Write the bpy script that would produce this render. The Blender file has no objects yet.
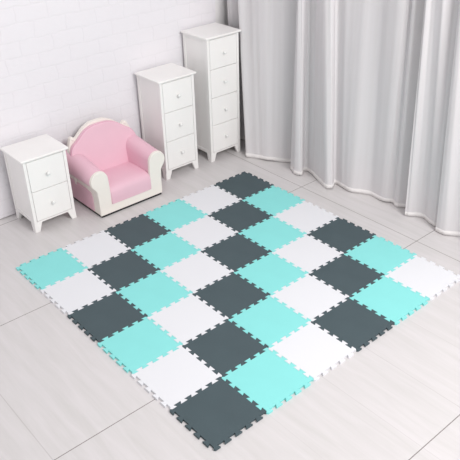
import bpy, bmesh, math, random
from mathutils import Vector, Matrix
from mathutils.geometry import tessellate_polygon
random.seed(7)
C = bpy.context.scene.collection
sc = bpy.context.scene

# ------------------------------------------------------------ materials
def lin(c):
    return tuple(((v/255)/12.92 if v/255 <= .04045 else ((v/255+.055)/1.055)**2.4) for v in c) + (1,)

def mat(name, rgb, rough=.5, bump=0, bscale=200, spec=.5, var=0, vscale=4, stretch=(1, 1, 1), sheen=0):
    m = bpy.data.materials.new(name); m.use_nodes = True
    nt = m.node_tree; n = nt.nodes; b = n['Principled BSDF']
    b.inputs['Base Color'].default_value = lin(rgb)
    b.inputs['Roughness'].default_value = rough
    b.inputs['Specular IOR Level'].default_value = spec
    if sheen: b.inputs['Sheen Weight'].default_value = sheen
    tc = n.new('ShaderNodeTexCoord')
    mp = n.new('ShaderNodeMapping'); mp.inputs['Scale'].default_value = stretch
    nt.links.new(tc.outputs['Object'], mp.inputs['Vector'])
    if bump:
        no = n.new('ShaderNodeTexNoise'); no.inputs['Scale'].default_value = bscale; no.inputs['Detail'].default_value = 3
        bp = n.new('ShaderNodeBump'); bp.inputs['Strength'].default_value = bump; bp.inputs['Distance'].default_value = .002
        nt.links.new(mp.outputs[0], no.inputs['Vector']); nt.links.new(no.outputs['Fac'], bp.inputs['Height'])
        nt.links.new(bp.outputs[0], b.inputs['Normal'])
    if var:
        no = n.new('ShaderNodeTexNoise'); no.inputs['Scale'].default_value = vscale; no.inputs['Detail'].default_value = 4
        cr = n.new('ShaderNodeValToRGB')
        c = lin(rgb)
        cr.color_ramp.elements[0].position = .3; cr.color_ramp.elements[1].position = .7
        cr.color_ramp.elements[0].color = tuple(v*(1-var) for v in c[:3]) + (1,)
        cr.color_ramp.elements[1].color = tuple(min(1, v*(1+var)) for v in c[:3]) + (1,)
        nt.links.new(mp.outputs[0], no.inputs['Vector']); nt.links.new(no.outputs['Fac'], cr.inputs[0])
        nt.links.new(cr.outputs[0], b.inputs['Base Color'])
    return m

M_white = mat('white_paint', (245, 243, 241), .38, .12, 60, var=.02, vscale=6, stretch=(1, 1, .15))
M_knob = mat('white_knob_paint', (238, 238, 236), .25)
M_inside = mat('cabinet_inside', (120, 118, 114), .8)
M_teal = mat('mint_foam', (141, 222, 219), .75, .25, 500, .25, var=.012, vscale=9)
M_wfoam = mat('white_foam', (227, 228, 232), .75, .25, 500, .25)
M_dark = mat('dark_grey_foam', (74, 88, 93), .7, .3, 500, .3, var=.04, vscale=7)
M_pink = mat('pink_leatherette', (233, 191, 205), .5, .2, 260, .35, var=.015, vscale=8)
M_seam = mat('pink_piping', (224, 158, 184), .5)
M_cream = mat('cream_leatherette', (240, 234, 227), .45, .15, 260, .35, var=.01, vscale=8)
M_black = mat('black_plinth', (28, 27, 28), .6)
M_gap = mat('floor_gap', (70, 66, 64), .9)
M_plain = mat('plain_grey_paint', (236, 234, 234), .8, .1, 80)

def curtain_mat():
    m = mat('curtain_linen', (208, 205, 209), .9, 0, spec=.1)
    nt = m.node_tree; n = nt.nodes; b = n['Principled BSDF']; out = n['Material Output']
    tc = n.new('ShaderNodeTexCoord')
    mp = n.new('ShaderNodeMapping'); mp.inputs['Scale'].default_value = (40, 40, .3)
    no = n.new('ShaderNodeTexNoise'); no.inputs['Scale'].default_value = 1.0; no.inputs['Detail'].default_value = 5
    cr = n.new('ShaderNodeValToRGB')
    cr.color_ramp.elements[0].position = .3; cr.color_ramp.elements[0].color = lin((224, 221, 222))
    cr.color_ramp.elements[1].position = .7; cr.color_ramp.elements[1].color = lin((228, 225, 227))
    nt.links.new(tc.outputs['Object'], mp.inputs[0]); nt.links.new(mp.outputs[0], no.inputs['Vector'])
    nt.links.new(no.outputs['Fac'], cr.inputs[0]); nt.links.new(cr.outputs[0], b.inputs['Base Color'])
    bp = n.new('ShaderNodeBump'); bp.inputs['Strength'].default_value = .08; bp.inputs['Distance'].default_value = .002
    nt.links.new(no.outputs['Fac'], bp.inputs['Height']); nt.links.new(bp.outputs[0], b.inputs['Normal'])
    tr = n.new('ShaderNodeBsdfTranslucent'); tr.inputs[0].default_value = lin((225, 222, 226))
    mx = n.new('ShaderNodeMixShader'); mx.inputs[0].default_value = .08
    nt.links.new(b.outputs[0], mx.inputs[1]); nt.links.new(tr.outputs[0], mx.inputs[2])
    nt.links.new(mx.outputs[0], out.inputs[0])
    return m
M_curtain = curtain_mat()
M_hem = mat('curtain_hem_linen', (236, 233, 232), .9, .2, 120, .1)

def brick_mat():
    m = mat('white_brick_panel', (240, 236, 238), .6)
    nt = m.node_tree; n = nt.nodes; b = n['Principled BSDF']
    tc = n.new('ShaderNodeTexCoord')
    sep = n.new('ShaderNodeSeparateXYZ'); cb = n.new('ShaderNodeCombineXYZ')
    nt.links.new(tc.outputs['Object'], sep.inputs[0])
    ax = n.new('ShaderNodeMath'); ax.operation = 'ADD'; ax.inputs[1].default_value = 10.0
    az = n.new('ShaderNodeMath'); az.operation = 'ADD'; az.inputs[1].default_value = 10.05
    nt.links.new(sep.outputs['Y'], ax.inputs[0]); nt.links.new(sep.outputs['Z'], az.inputs[0])
    nt.links.new(ax.outputs[0], cb.inputs['X']); nt.links.new(az.outputs[0], cb.inputs['Y'])
    br = n.new('ShaderNodeTexBrick')
    br.inputs['Scale'].default_value = 1.0
    br.inputs['Brick Width'].default_value = .215; br.inputs['Row Height'].default_value = .098
    br.inputs['Mortar Size'].default_value = .006; br.inputs['Mortar Smooth'].default_value = .68
    br.offset = .5
    dn = n.new('ShaderNodeTexNoise'); dn.inputs['Scale'].default_value = 14; dn.inputs['Detail'].default_value = 3
    vm = n.new('ShaderNodeVectorMath'); vm.operation = 'MULTIPLY_ADD'; vm.inputs[1].default_value = (.03, .03, 0)
    nt.links.new(cb.outputs[0], dn.inputs['Vector']); nt.links.new(dn.outputs['Color'], vm.inputs[0]); nt.links.new(cb.outputs[0], vm.inputs[2])
    nt.links.new(vm.outputs[0], br.inputs['Vector'])
    cr = n.new('ShaderNodeValToRGB')
    cr.color_ramp.elements[0].color = lin((235, 232, 236)); cr.color_ramp.elements[1].color = lin((232, 229, 233))
    nt.links.new(br.outputs['Fac'], cr.inputs[0]); nt.links.new(cr.outputs[0], b.inputs['Base Color'])
    no = n.new('ShaderNodeTexNoise'); no.inputs['Scale'].default_value = 26; no.inputs['Detail'].default_value = 3
    mp = n.new('ShaderNodeMapping'); mp.inputs['Scale'].default_value = (1, 1, 2.4)
    nt.links.new(tc.outputs['Object'], mp.inputs[0]); nt.links.new(mp.outputs[0], no.inputs['Vector'])
    mu = n.new('ShaderNodeMath'); mu.operation = 'MULTIPLY'; mu.inputs[1].default_value = 2.0
    su = n.new('ShaderNodeMath'); su.operation = 'SUBTRACT'
    nt.links.new(no.outputs['Fac'], mu.inputs[0]); nt.links.new(mu.outputs[0], su.inputs[0]); nt.links.new(br.outputs['Fac'], su.inputs[1])
    bp = n.new('ShaderNodeBump'); bp.inputs['Strength'].default_value = .22; bp.inputs['Distance'].default_value = .004
    nt.links.new(su.outputs[0], bp.inputs['Height']); nt.links.new(bp.outputs[0], b.inputs['Normal'])
    return m

def floor_mat():
    m = mat('pale_wood_look_tile', (214, 208, 207), .32, spec=.4)
    nt = m.node_tree; n = nt.nodes; b = n['Principled BSDF']
    L = nt.links.new
    tc = n.new('ShaderNodeTexCoord'); sep = n.new('ShaderNodeSeparateXYZ'); L(tc.outputs['Object'], sep.inputs[0])
    def math_(op, a, bb=None, c=None):
        nd = n.new('ShaderNodeMath'); nd.operation = op
        for i, v in enumerate((a, bb, c)):
            if v is None: continue
            if isinstance(v, (int, float)): nd.inputs[i].default_value = v
            else: L(v, nd.inputs[i])
        return nd.outputs[0]
    # grain streaks running along x
    mp = n.new('ShaderNodeMapping'); mp.inputs['Scale'].default_value = (1.3, 14, 1)
    no = n.new('ShaderNodeTexNoise'); no.inputs['Scale'].default_value = 1.6; no.inputs['Detail'].default_value = 7; no.inputs['Roughness'].default_value = .6
    no.inputs['Distortion'].default_value = .6
    L(tc.outputs['Object'], mp.inputs[0]); L(mp.outputs[0], no.inputs['Vector'])
    cr = n.new('ShaderNodeValToRGB')
    cr.color_ramp.elements[0].position = .3; cr.color_ramp.elements[0].color = lin((205, 202, 201))
    cr.color_ramp.elements[1].position = .72; cr.color_ramp.elements[1].color = lin((216, 212, 213))
    L(no.outputs['Fac'], cr.inputs[0])
    col = cr.outputs[0]
    def darken(col, fac, rgb):
        mx = n.new('ShaderNodeMix'); mx.data_type = 'RGBA'
        L(fac, mx.inputs[0]); L(col, mx.inputs[6]); mx.inputs[7].default_value = lin(rgb)
        return mx.outputs[2]
    # cross joints every 0.96 m
    fx = math_('FRACT', math_('DIVIDE', math_('ADD', sep.outputs['X'], 9.6 - .395 + .48), .965))
    fx = math_('ABSOLUTE', math_('SUBTRACT', fx, .4975))
    jx = math_('LESS_THAN', fx, .0021)
    # faint joints along x
    tot = None
    for y0, s in ((1.93, .75), (.95, .16), (.645, .12), (-.525, .22), (.3, .06), (1.28, .08)):
        d = math_('ABSOLUTE', math_('SUBTRACT', sep.outputs['Y'], y0))
        v = math_('MULTIPLY', math_('LESS_THAN', d, .0022), s)
        tot = v if tot is None else math_('ADD', tot, v)
    col = darken(col, tot, (120, 110, 106))
    col = darken(col, math_('MULTIPLY', jx, .85), (112, 104, 102))
    L(col, b.inputs['Base Color'])
    r = math_('MULTIPLY_ADD', no.outputs['Fac'], .2, .25)
    L(r, b.inputs['Roughness'])
    bp = n.new('ShaderNodeBump'); bp.inputs['Strength'].default_value = .05; bp.inputs['Distance'].default_value = .002
    L(no.outputs['Fac'], bp.inputs['Height']); L(bp.outputs[0], b.inputs['Normal'])
    return m

# ------------------------------------------------------------ helpers
def obj(name, bm, m, parent=None, bevel=0, seg=2, smooth=True, angle=35, loc=None):
    bmesh.ops.recalc_face_normals(bm, faces=bm.faces)
    me = bpy.data.meshes.new(name); bm.to_mesh(me); bm.free()
    o = bpy.data.objects.new(name, me); C.objects.link(o)
    me.materials.append(m)
    if parent: o.parent = parent
    if loc is not None: o.location = loc
    if smooth:
        for p in me.polygons: p.use_smooth = True
        try: me.set_sharp_from_angle(angle=math.radians(angle if not bevel else 60))
        except Exception: pass
    if bevel:
        b = o.modifiers.new('bevel', 'BEVEL'); b.width = bevel; b.segments = seg
        b.limit_method = 'ANGLE'; b.angle_limit = math.radians(28); b.harden_normals = False
    return o

def thing(name, label, cat, loc=(0, 0, 0), rz=0, group=None):
    o = bpy.data.objects.new(name, None); C.objects.link(o)
    o.location = loc; o.rotation_euler = (0, 0, rz); o.empty_display_size = .1
    tag(o, label, cat, group); return o
def tag(o, label, cat, group=None):
    o['label'] = label; o['category'] = cat
    if group: o['group'] = group
    return o
def struct(name, bm, m, **k):
    o = obj(name, bm, m, **k); o['kind'] = 'structure'; return o

def box(bm, x0, x1, y0, y1, z0, z1):
    v = [bm.verts.new(p) for p in ((x0,y0,z0),(x1,y0,z0),(x1,y1,z0),(x0,y1,z0),(x0,y0,z1),(x1,y0,z1),(x1,y1,z1),(x0,y1,z1))]
    for f in ((0,3,2,1),(4,5,6,7),(0,1,5,4),(1,2,6,5),(2,3,7,6),(3,0,4,7)): bm.faces.new([v[i] for i in f])
    return v
def prism(bm, pts, fn0, fn1):
    """closed outline pts (2D) mapped by fn0 / fn1 to the two ends"""
    a = [bm.verts.new(fn0(*p)) for p in pts]; b = [bm.verts.new(fn1(*p)) for p in pts]
    n = len(pts)
    for i in range(n):
        j = (i+1) % n; bm.faces.new((a[i], a[j], b[j], b[i]))
    bm.faces.new(a[::-1]); bm.faces.new(b)
    return a, b
def lathe(bm, prof, axis_x0, y, z, seg=20):
    """prof: (dx, r) along +x"""
    rings = []
    for dx, r in prof:
        if r < 1e-6: rings.append([bm.verts.new((axis_x0+dx, y, z))]); continue
        rings.append([bm.verts.new((axis_x0+dx, y+r*math.cos(2*math.pi*k/seg), z+r*math.sin(2*math.pi*k/seg))) for k in range(seg)])
    for A, B in zip(rings, rings[1:]):
        for k in range(seg):
            l = (k+1) % seg
            if len(A) == 1: bm.faces.new((A[0], B[l], B[k]))
            elif len(B) == 1: bm.faces.new((A[k], A[l], B[0]))
            else: bm.faces.new((A[k], A[l], B[l], B[k]))
def tube(bm, pts, r, seg=8):
    rings = []
    P = [Vector(p) for p in pts]
    for i, p in enumerate(P):
        t = (P[min(i+1, len(P)-1)] - P[max(i-1, 0)]).normalized()
        up = Vector((1, 0, 0)) if abs(t.x) < .8 else Vector((0, 0, 1))
        a = t.cross(up).normalized(); b = t.cross(a)
        rings.append([bm.verts.new(p + a*r*math.cos(2*math.pi*k/seg) + b*r*math.sin(2*math.pi*k/seg)) for k in range(seg)])
    for A, B in zip(rings, rings[1:]):
        for k in range(seg):
            l = (k+1) % seg; bm.faces.new((A[k], A[l], B[l], B[k]))
    bm.faces.new(rings[0]); bm.faces.new(rings[-1][::-1])
def spline(pts, n=10, closed=False):
    P = [Vector(p) for p in pts]; out = []; N = len(P)
    rng = range(N) if closed else range(N-1)
    for i in rng:
        if closed: p0, p1, p2, p3 = P[i-1], P[i], P[(i+1) % N], P[(i+2) % N]
        else: p0, p1, p2, p3 = P[max(i-1, 0)], P[i], P[i+1], P[min(i+2, N-1)]
        for k in range(n):
            t = k/n
            out.append(.5*((2*p1) + (p2-p0)*t + (2*p0-5*p1+4*p2-p3)*t*t + (3*p1-p0-3*p2+p3)*t**3))
    if not closed: out.append(P[-1])
    return out

# ------------------------------------------------------------ setting
WX = -.585          # face of the brick cladding
bm = bmesh.new(); box(bm, -1.2, 4.2, -2.6, 2.6, -.06, 0)
struct('floor', bm, floor_mat(), smooth=False)
bm = bmesh.new(); box(bm, WX-.012, WX, -2.6, 2.05, .007, 2.6)
box(bm, WX-.12, WX-.0122, -2.6, 2.62, 0, 2.6)
struct('wall_left', bm, brick_mat(), smooth=False)
bm = bmesh.new(); box(bm, WX-.0121, WX-.004, 2.0505, 2.398, 0, 2.6)
struct('trim_1', bm, M_plain, smooth=False)
bm = bmesh.new(); box(bm, WX-.0119, 4.2, 2.40, 2.52, 0, 2.6)
struct('wall_back', bm, M_plain, smooth=False)

# ------------------------------------------------------------ foam puzzle tiles
L = .30; H = .0078; E_ = .0042; TH = .011
def edge(sign0=1):
    s = sign0; pts = []
    for k in range(1, 10):
        t = k*L/10
        pts.append((t+E_, s*H)); pts.append((t-E_, -s*H)); s = -s
    return pts
def tile_outline():
    en, ep = edge(-1), edge(1)
    P = [(H, H), (0, 0), (H, -H)]
    P += [(t, d) for t, d in en]
    P += [(L-H, H), (L, 0), (L+H, H)]
    P += [(L+d, t) for t, d in ep]
    P += [(L-H, L-H), (L, L), (L-H, L+H)]
    P += [(t, L+d) for t, d in reversed(en)]
    P += [(H, L-H), (0, L), (-H, L-H)]
    P += [(d, t) for t, d in reversed(ep)]
    return P
def inset(P, d):
    n = len(P); out = []
    for i in range(n):
        a, p, b = Vector(P[i-1]), Vector(P[i]), Vector(P[(i+1) % n])
        u = (p-a).normalized(); v = (b-p).normalized()
        n1 = Vector((-u.y, u.x)); n2 = Vector((-v.y, v.x)); m = (n1+n2)
        m = m/max(m.dot(n1), .35)
        out.append(tuple(p + m*d))
    return out
P0 = tile_outline()
def tile_mesh():
    bm = bmesh.new()
    rings = []
    for d, z in ((.0004, 0), (.0004, TH-.0012), (.0008, TH-.0004), (.0016, TH)):
        rings.append([bm.verts.new((x-L/2, y-L/2, z)) for x, y in inset(P0, d)])
    n = len(P0)
    for A, B in zip(rings, rings[1:]):
        for i in range(n):
            j = (i+1) % n; bm.faces.new((A[i], A[j], B[j], B[i]))
    for ring in (rings[-1], rings[0]):
        for tri in tessellate_polygon([[v.co.copy() for v in ring]]):
            bm.faces.new([ring[i] for i in tri])
    return bm
ords = ['first', 'second', 'third', 'fourth', 'fifth', 'sixth']
protos = {}
names = [('mint green', M_teal), ('white', M_wfoam), ('dark grey', M_dark)]
for j in range(6):            # rows, counted away from the armchair
    for i in range(6):        # from the left end of the row
        c = (i+j) % 3
        if c not in protos:
            o = obj('foam_tile', tile_mesh(), names[c][1], smooth=False); protos[c] = o
        else:
            o = protos[c].copy(); C.objects.link(o)
        o.location = (j*L+L/2+.012, i*L+L/2-.007, 0)
        pos = 'leftmost' if i == 0 else ('rightmost' if i == 5 else ords[i] + ' from the left')
        row = 'the row nearest the armchair' if j == 0 else ('the front row farthest from the armchair' if j == 5 else 'the ' + ords[j] + ' row from the armchair')
        if i in (0, 5): lab = f'{names[c][0]} foam puzzle tile, {pos} in {row}'
        elif j in (0, 5):
            lab = f'{names[c][0]} foam puzzle tile, {pos} in ' + ('the row nearest the armchair' if j == 0 else 'the front row')
        else: lab = f'{names[c][0]} foam tile, {pos} in {row}'
        tag(o, lab, 'floor tile', 'interlocking foam tiles of the play mat')

# ------------------------------------------------------------ drawer cabinets
def cabinet(name, label, n, xf, y0, h, depth=.272, w=.289):
    xb = xf-depth
    root = thing(name, label, 'cabinet', ((xf+xb)/2, y0+w/2, 0), 0, 'white drawer cabinets')
    X0, X1, Y0, Y1 = -depth/2, depth/2, -w/2, w/2
    zb, zt = .062, h-.014
    t = .018; st = .020
    bm = bmesh.new()
    # core (recessed), face frame, side stiles and rails
    box(bm, X0+.002, X1-t, Y0+.004, Y1-.004, zb+.002, zt)
    for y in (Y0, Y1-st): box(bm, X1-t-.0005, X1, y, y+st, zb, zt)
    box(bm, X1-t-.0005, X1-.0003, Y0+st, Y1-st, zb, zb+.010)
    box(bm, X1-t-.0005, X1-.0003, Y0+st, Y1-st, zt-.008, zt)
    for sy in (-1, 1):
        ya, yb = sorted((sy*w/2, sy*(w/2-.006)))
        box(bm, X1-t-.022, X1-t-.0005, ya, yb, zb, zt)
        box(bm, X0, X0+.024, ya, yb, zb, zt)
        box(bm, X0+.024, X1-t-.022, ya, yb, zb, zb+.022)
        box(bm, X0+.024, X1-t-.022, ya, yb, zt-.022, zt)
    obj('cabinet_body', bm, M_white, root, bevel=.0012, seg=2)
    # top
    bm = bmesh.new(); box(bm, X0-.002, X1+.013, Y0-.016, Y1+.017, zt, h)
    obj('top', bm, M_white, root, bevel=.0045, seg=3)
    # legs: tapered corner brackets
    for sx in (1, -1):
        for sy in (-1, 1):
            bm = bmesh.new()
            ys = sy*w/2
            prism(bm, [(0, zb), (.052, zb), (.030, 0), (-.003, 0)][::(1 if sy < 0 else -1)],
                  lambda a, z: (sx*depth/2, ys-sy*a, z), lambda a, z: (sx*(depth/2-.018), ys-sy*a, z))
            prism(bm, [(.018, zb), (.052, zb), (.034, 0), (.018, 0)],
                  lambda a, z: (sx*(depth/2-a), ys+(.003*sy*(1-z/zb)), z), lambda a, z: (sx*(depth/2-a), ys-sy*.016, z))
            obj('leg', bm, M_white, root, bevel=.001, seg=1)
    # drawers
    za, zc = zb+.012, zt-.009
    ph = (zc-za)/n
    for k in range(n):
        bm = bmesh.new(); a = za+k*ph+.0017; b = za+(k+1)*ph-.0017
        box(bm, X1-t+.0006, X1+.0005, Y0+st+.0022, Y1-st-.0022, a, b)
        d = obj('drawer', bm, M_white, root, bevel=.0018, seg=2)
        bm = bmesh.new()
        lathe(bm, [(0, 0), (0, .0065), (.006, .005), (.011, .0055), (.015, .0105), (.019, .0120), (.024, .0105), (.0275, .006), (.0285, 0)], X1+.0003, 0, (a+b)/2)
        obj('knob', bm, M_knob, d)
    return root
cabinet('bedside_cabinet', 'low white two-drawer cabinet on short legs, left of the pink armchair', 2, -.270, .264, .504)
cabinet('drawer_cabinet', 'white three-drawer cabinet, mid height, just right of the pink armchair', 3, -.288, 1.304, .733)
cabinet('drawer_cabinet', 'tallest white cabinet, four drawers, standing beside the curtain', 4, -.291, 1.724, .938)

# ------------------------------------------------------------ armchair
AX, AY = -.33, .912
chair = thing('armchair', "child's pink and cream upholstered armchair between the white cabinets", 'armchair', (AX, AY, 0))
FX = -.140-AX          # front plane, local
BX = -.560-AX          # rear plane, local
R = .063; RC = .224; RZ = .264
def arm_outline(sy, r=R, foot=0.0, inner=.160, zlow=.2):
    """outline of roll + support in (y, z), sy = side; starts at inner bottom"""
    pts = [(inner, zlow)]
    # inner edge up, then around the roll
    a0, a1 = 0, 0
    pts.append((RC-r, RZ))
    for k in range(1, 15):
        th = math.pi - k*(math.pi*1.28)/14
        pts.append((RC+r*math.cos(th), RZ+r*math.sin(th)))
    return pts
# front panel (cream, U shape with two rolls)
half = []
half.append((0, .072)); half.append((.148, .072)); half.append((.154, .078)); half.append((.157, .20))
for k in range(0, 19):
    th = math.pi - k*(math.pi*1.25)/18
    half.append((RC+R*math.cos(th), RZ+R*math.sin(th)))
half += [(.2515, .195), (.247, .12), (.246, .014)]
full = [(y, z) for y, z in half] + [(-y, z) for y, z in reversed(half)][:-1]
# full goes centre-top -> right -> bottom right -> bottom left -> left back to the centre
bm = bmesh.new()
prism(bm, full, lambda y, z: (FX-.016, y, z), lambda y, z: (FX, y, z))
obj('front_panel', bm, M_cream, chair, bevel=.004, seg=3)
# plinth line
bm = bmesh.new(); box(bm, BX+.03, FX-.004, -.240, .240, 0, .0155)
obj('plinth', bm, M_black, chair, bevel=.002)
# base carcass
bm = bmesh.new(); box(bm, BX+.03, FX-.0162, -.243, .243, .014, .11)
for s in (-1, 1):
    ya, yb = sorted((s*.243, s*.19)); box(bm, BX+.03, FX-.0162, ya, yb, .1, .215)
obj('base', bm, M_cream, chair, bevel=.004, seg=2)
# pink pocket panel in each side, with welt
for s in (-1, 1):
    out = [(BX+.05, .02), (FX-.085, .02), (FX-.082, .12), (FX-.10, .155), (FX-.16, .166), (BX+.05, .166)]
    bm = bmesh.new(); prism(bm, out, lambda x, z: (x, s*.242, z), lambda x, z: (x, s*.2475, z))
    p = obj('side_panel', bm, M_pink, chair, bevel=.002, seg=2); p['label'] = 'pink panel set in the cream side'
# pink arms
for s in (-1, 1):
    prof = [(.165, .10), (.160, .20)]
    for k in range(0, 21):
        th = math.pi - k*(math.pi*1.30)/20
        prof.append((RC+.0605*math.cos(th), RZ+.0605*math.sin(th)))
    prof += [(.246, .196), (.236, .192), (.200, .19), (.2, .10)]
    bm = bmesh.new(); secs = []
    xs = [FX-.0165, FX-.02, FX-.10, FX-.20, FX-.30, BX+.055]
    for q, x in enumerate(xs):
        u = (FX-x)/(FX-BX)
        lift = .05*u
        k_ = 1.0 if q else .985
        secs.append([bm.verts.new((x, s*(.2+(y-.2)*k_-.018*u*(y < .2)), z+lift*max(0, (z-.2)/.11))) for y, z in prof])
    n = len(prof)
    for A, B in zip(secs, secs[1:]):
        for i in range(n):
            j = (i+1) % n; bm.faces.new((A[i], A[j], B[j], B[i]))
    bm.faces.new(secs[0]); bm.faces.new(secs[-1][::-1])
    obj('armrest', bm, M_pink, chair, angle=50)
# piping round the rolls of the front panel
for s in (-1, 1):
    bm = bmesh.new()
    pts = [(FX-.0165, s*.1565, .11), (FX-.0165, s*.1575, .2)]
    for k in range(0, 17):
        th = math.pi - k*(math.pi*1.25)/16
        pts.append((FX-.0165, s*(RC+R*math.cos(th)), RZ+R*math.sin(th)))
    tube(bm, pts, .0022)
    obj('piping', bm, M_cream, chair)
# seat cushion with front lip
prof = [(BX+.16, .10), (BX+.16, .196), (BX+.25, .199), (FX-.06, .196), (FX-.02, .188), (FX-.002, .172), (FX+.006, .15), (FX+.008, .11), (FX+.006, .076), (FX-.012, .073), (FX-.014, .10)]
bm = bmesh.new(); secs = []
for y, k in ((-.1575, .9), (-.155, .97), (-.148, 1.0), (-.08, 1.012), (0, 1.016), (.08, 1.012), (.148, 1.0), (.155, .97), (.1575, .9)):
    ring = []
    for x, z in prof:
        zz = z if z <= .105 and x < FX-.01 else z
        f = (k-1)
        ring.append(bm.verts.new((x + (.06*f if x > FX-.03 and z > .073 else 0), y, z + (.06*f if z > .14 else 0))))
    secs.append(ring)
n = len(prof)
for A, B in zip(secs, secs[1:]):
    for i in range(n):
        j = (i+1) % n; bm.faces.new((A[i], A[j], B[j], B[i]))
bm.faces.new(secs[0]); bm.faces.new(secs[-1][::-1])
o = obj('seat_cushion', bm, M_pink, chair, angle=75)
# backrest: leaning arch
def arch(hw, top, sh, z0, wlow=None):
    wl = wlow or hw
    pts = [(0, top), (hw*.32, top-.012), (hw*.62, top-.042), (hw*.85, sh+.018), (hw*.965, sh-.022), (hw, sh-.075)]
    sp = spline(pts, 6)
    right = [(p[0], p[1]) for p in [(v.x, v.y) for v in [Vector((a[0], a[1], 0)) for a in sp]]]
    right += [(wl, z0)]
    return right + [(-y, z) for y, z in reversed(right)][:-1]
def lean(x, z): return x - .20*(z-.2)
def back_part(name, outline, x0, x1, m, bev, puff=0):
    bm = bmesh.new()
    prism(bm, outline, lambda y, z: (lean(x0, z), y, z), lambda y, z: (lean(x1, z), y, z))
    return obj(name, bm, m, chair, bevel=bev, seg=4)
def P3(l): return [(a, b, 0) for a, b in l]
pk = [(0, .503), (.06, .499), (.112, .483), (.152, .457), (.188, .430), (.225, .405), (.250, .362), (.2535, .31)]
sp = [(v.x, v.y) for v in spline(P3(pk), 5)] + [(.250, .215), (.243, .205), (.19, .20), (.1555, .19), (.1555, .12)]
out = sp + [(-y, z) for y, z in reversed(sp)][:-1]
back_part('backrest', out, BX+.138, BX+.175, M_pink, .014)
# cream back shell with crown ornament
ck = [(0, .516), (.05, .514), (.07, .508), (.085, .501), (.115, .487), (.150, .462), (.178, .440), (.190, .448), (.204, .455), (.218, .449), (.226, .430), (.238, .400), (.2505, .36), (.257, .31)]
sp = [(v.x, v.y) for v in spline(P3(ck), 4)] + [(.250, .215), (.243, .02)]
out = sp + [(-y, z) for y, z in reversed(sp)][:-1]
o = back_part('back_shell', out, BX+.108, BX+.1375, M_cream, .006)
for s in (-1, 1):       # scrolls at the shoulders
    bm = bmesh.new()
    lathe(bm, [(0, 0), (0, .010), (.004, .011), (.007, .008), (.012, 0)], 0, 0, 0, 16)
    obj('scroll', bm, M_cream, chair, loc=(lean(BX+.1345, .44), s*.204, .440))
bm = bmesh.new()
pts = [(lean(BX+.175-.004, z)+.0, y, z) for y, z in [(v.x, v.y) for v in spline(P3(pk), 5)]]
pts = pts[::-1] + [(x, -y, z) for x, y, z in pts[1:]]
pts = [(x-.004, y*1.0, z-.0005) for x, y, z in pts]
tube(bm, pts, .0022)
obj('back_piping', bm, M_seam, chair)

# ------------------------------------------------------------ curtains
def curtain(label, bot, top, edge_hem=True, ztop=2.45):
    root = thing('curtain', label, 'curtain', (bot[0][0], bot[0][1], 0), 0, 'light grey curtains along the far side')
    ox, oy = bot[0]
    B = spline([(x, y, 0) for x, y in bot], 14); T = spline([(x, y, 0) for x, y in top], 14)
    N = len(B)
    ph = [random.uniform(0, 6.28) for _ in range(4)]
    def pt(i, z):
        t = min(z/1.2, 1.15)
        p = B[i]*(1-t) + T[i]*t
        a = i/14
        rip = .0022*math.sin(a*5.3+ph[0]) + .0007*math.sin(a*11.1+ph[1]) + .003*math.sin(a*3.1+ph[2]+z*.8)
        s = 0 if z > .2 else 1
        return (p.x-ox, p.y-oy+rip, z)
    def sheet(i0, i1, zs, off=0):
        bm = bmesh.new(); rows = []
        for z in zs:
            row = []
            for i in range(i0, i1):
                zz = z
                if z < .02: zz = z + .0035*(1+math.sin(i/14*2.1+ph[3]))
                x, y, _ = pt(i, z); row.append(bm.verts.new((x, y-off, zz)))
            rows.append(row)
        for a, b in zip(rows, rows[1:]):
            for k in range(len(a)-1): bm.faces.new((a[k], a[k+1], b[k+1], b[k]))
        return bm
    zs = [.002, .03, .08, .15, .25, .4, .6, .8, 1.0, 1.2, 1.38, 1.7, 2.1, ztop]
    o = obj('fabric_panel', sheet(0, N, zs), M_curtain, root, angle=180)
    sm = o.modifiers.new('s', 'SOLIDIFY'); sm.thickness = .0016; sm.offset = 0
    h = obj('hem', sheet(0, N, [.0015, .018, .034], .0012), M_hem, root, angle=180)
    sm = h.modifiers.new('s', 'SOLIDIFY'); sm.thickness = .0042; sm.offset = 0
    if edge_hem:
        h = obj('side_hem', sheet(0, 9, zs, .0012), M_curtain, root, angle=180)
        sm = h.modifiers.new('s', 'SOLIDIFY'); sm.thickness = .0038; sm.offset = 0
    return root
curtain('light grey curtain nearest the tallest cabinet, falling to the floor behind it',
    [(-.52, 2.14), (-.44, 2.16), (-.36, 2.18), (-.27, 2.13), (-.19, 1.985), (-.13, 2.00), (-.06, 2.03), (.02, 2.07), (.10, 2.13), (.19, 2.18), (.28, 2.21)],
    [(-.52, 2.11), (-.47, 2.10), (-.43, 2.17), (-.39, 2.15), (-.345, 2.06), (-.25, 2.07), (-.15, 2.07), (-.03, 2.09), (.08, 2.12), (.19, 2.17), (.30, 2.2)])
curtain('wide light grey curtain in the middle of the three, with a broad flat stretch',
    [(.195, 2.075), (.25, 2.045), (.315, 2.035), (.325, 2.06), (.29, 2.12), (.34, 2.13), (.42, 2.10), (.55, 2.045), (.61, 2.05), (.60, 2.09), (.575, 2.13), (.65, 2.125), (.73, 2.12), (.86, 2.18), (.97, 2.17), (1.02, 2.20), (1.08, 2.185), (1.14, 2.22), (1.2, 2.24)],
    [(.215, 2.075), (.24, 2.055), (.268, 2.05), (.275, 2.07), (.265, 2.12), (.30, 2.13), (.35, 2.115), (.43, 2.07), (.50, 2.06), (.51, 2.09), (.50, 2.13), (.58, 2.13), (.70, 2.13), (.84, 2.15), (.97, 2.13), (1.01, 2.18), (1.05, 2.15), (1.10, 2.21), (1.2, 2.22)])
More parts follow.
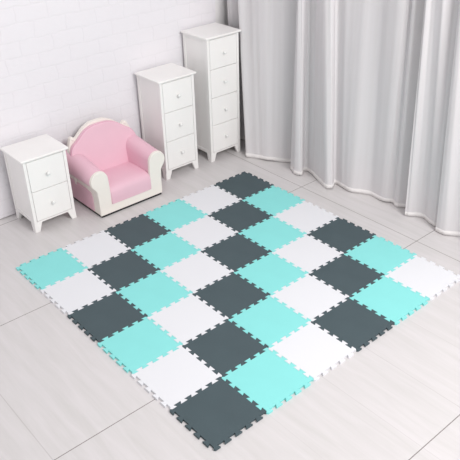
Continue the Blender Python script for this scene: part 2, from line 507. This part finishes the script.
curtain('light grey curtain at the right edge of the photo, lapping over the wide one',
    [(1.18, 2.12), (1.205, 2.14), (1.25, 2.18), (1.31, 2.175), (1.375, 2.15), (1.41, 2.165), (1.428, 2.105), (1.49, 2.11), (1.56, 2.165), (1.64, 2.16), (1.72, 2.10), (1.80, 2.13), (1.90, 2.18), (2.0, 2.12)],
    [(1.145, 2.11), (1.165, 2.11), (1.20, 2.125), (1.26, 2.12), (1.31, 2.15), (1.35, 2.16), (1.365, 2.10), (1.40, 2.105), (1.44, 2.13), (1.50, 2.15), (1.56, 2.10), (1.64, 2.12), (1.72, 2.16), (1.8, 2.12)])

# ------------------------------------------------------------ light
w = bpy.data.worlds.new('world'); sc.world = w; w.use_nodes = True
bg = w.node_tree.nodes['Background']; bg.inputs[0].default_value = (1, .985, .99, 1); bg.inputs[1].default_value = .68
def area(name, loc, target, size, power, col=(1, 1, 1)):
    l = bpy.data.lights.new(name, 'AREA'); l.shape = 'RECTANGLE'; l.size, l.size_y = size; l.energy = power; l.color = col
    o = bpy.data.objects.new(name, l); C.objects.link(o); o.location = loc
    o.rotation_euler = (Vector(target)-Vector(loc)).to_track_quat('-Z', 'Y').to_euler()
area('softbox_light', (4.3, .9, 3.3), (0, 1.1, .2), (1.7, 1.7), 128, (1, .985, .975))

# ------------------------------------------------------------ camera
cam = bpy.data.cameras.new('camera'); co = bpy.data.objects.new('camera', cam); C.objects.link(co)
cam.sensor_width = 36; cam.lens = 681.3666*36/460; cam.clip_start = .05
co.location = (3.340417959748259, -1.1747663523389145, 2.2447923633189215)
a, b, c = .8704044058378956, 1.0210753799129215, -.026429745735414824
co.matrix_world = Matrix.Translation(co.location) @ (Matrix.Rotation(a, 4, 'Z') @ Matrix.Rotation(b, 4, 'X') @ Matrix.Rotation(c, 4, 'Z'))
sc.camera = co
sc.view_settings.view_transform = 'Standard'; sc.view_settings.look = 'None'
sc.view_settings.gamma = 1; sc.view_settings.use_curve_mapping = False; sc.view_settings.exposure = 0.06
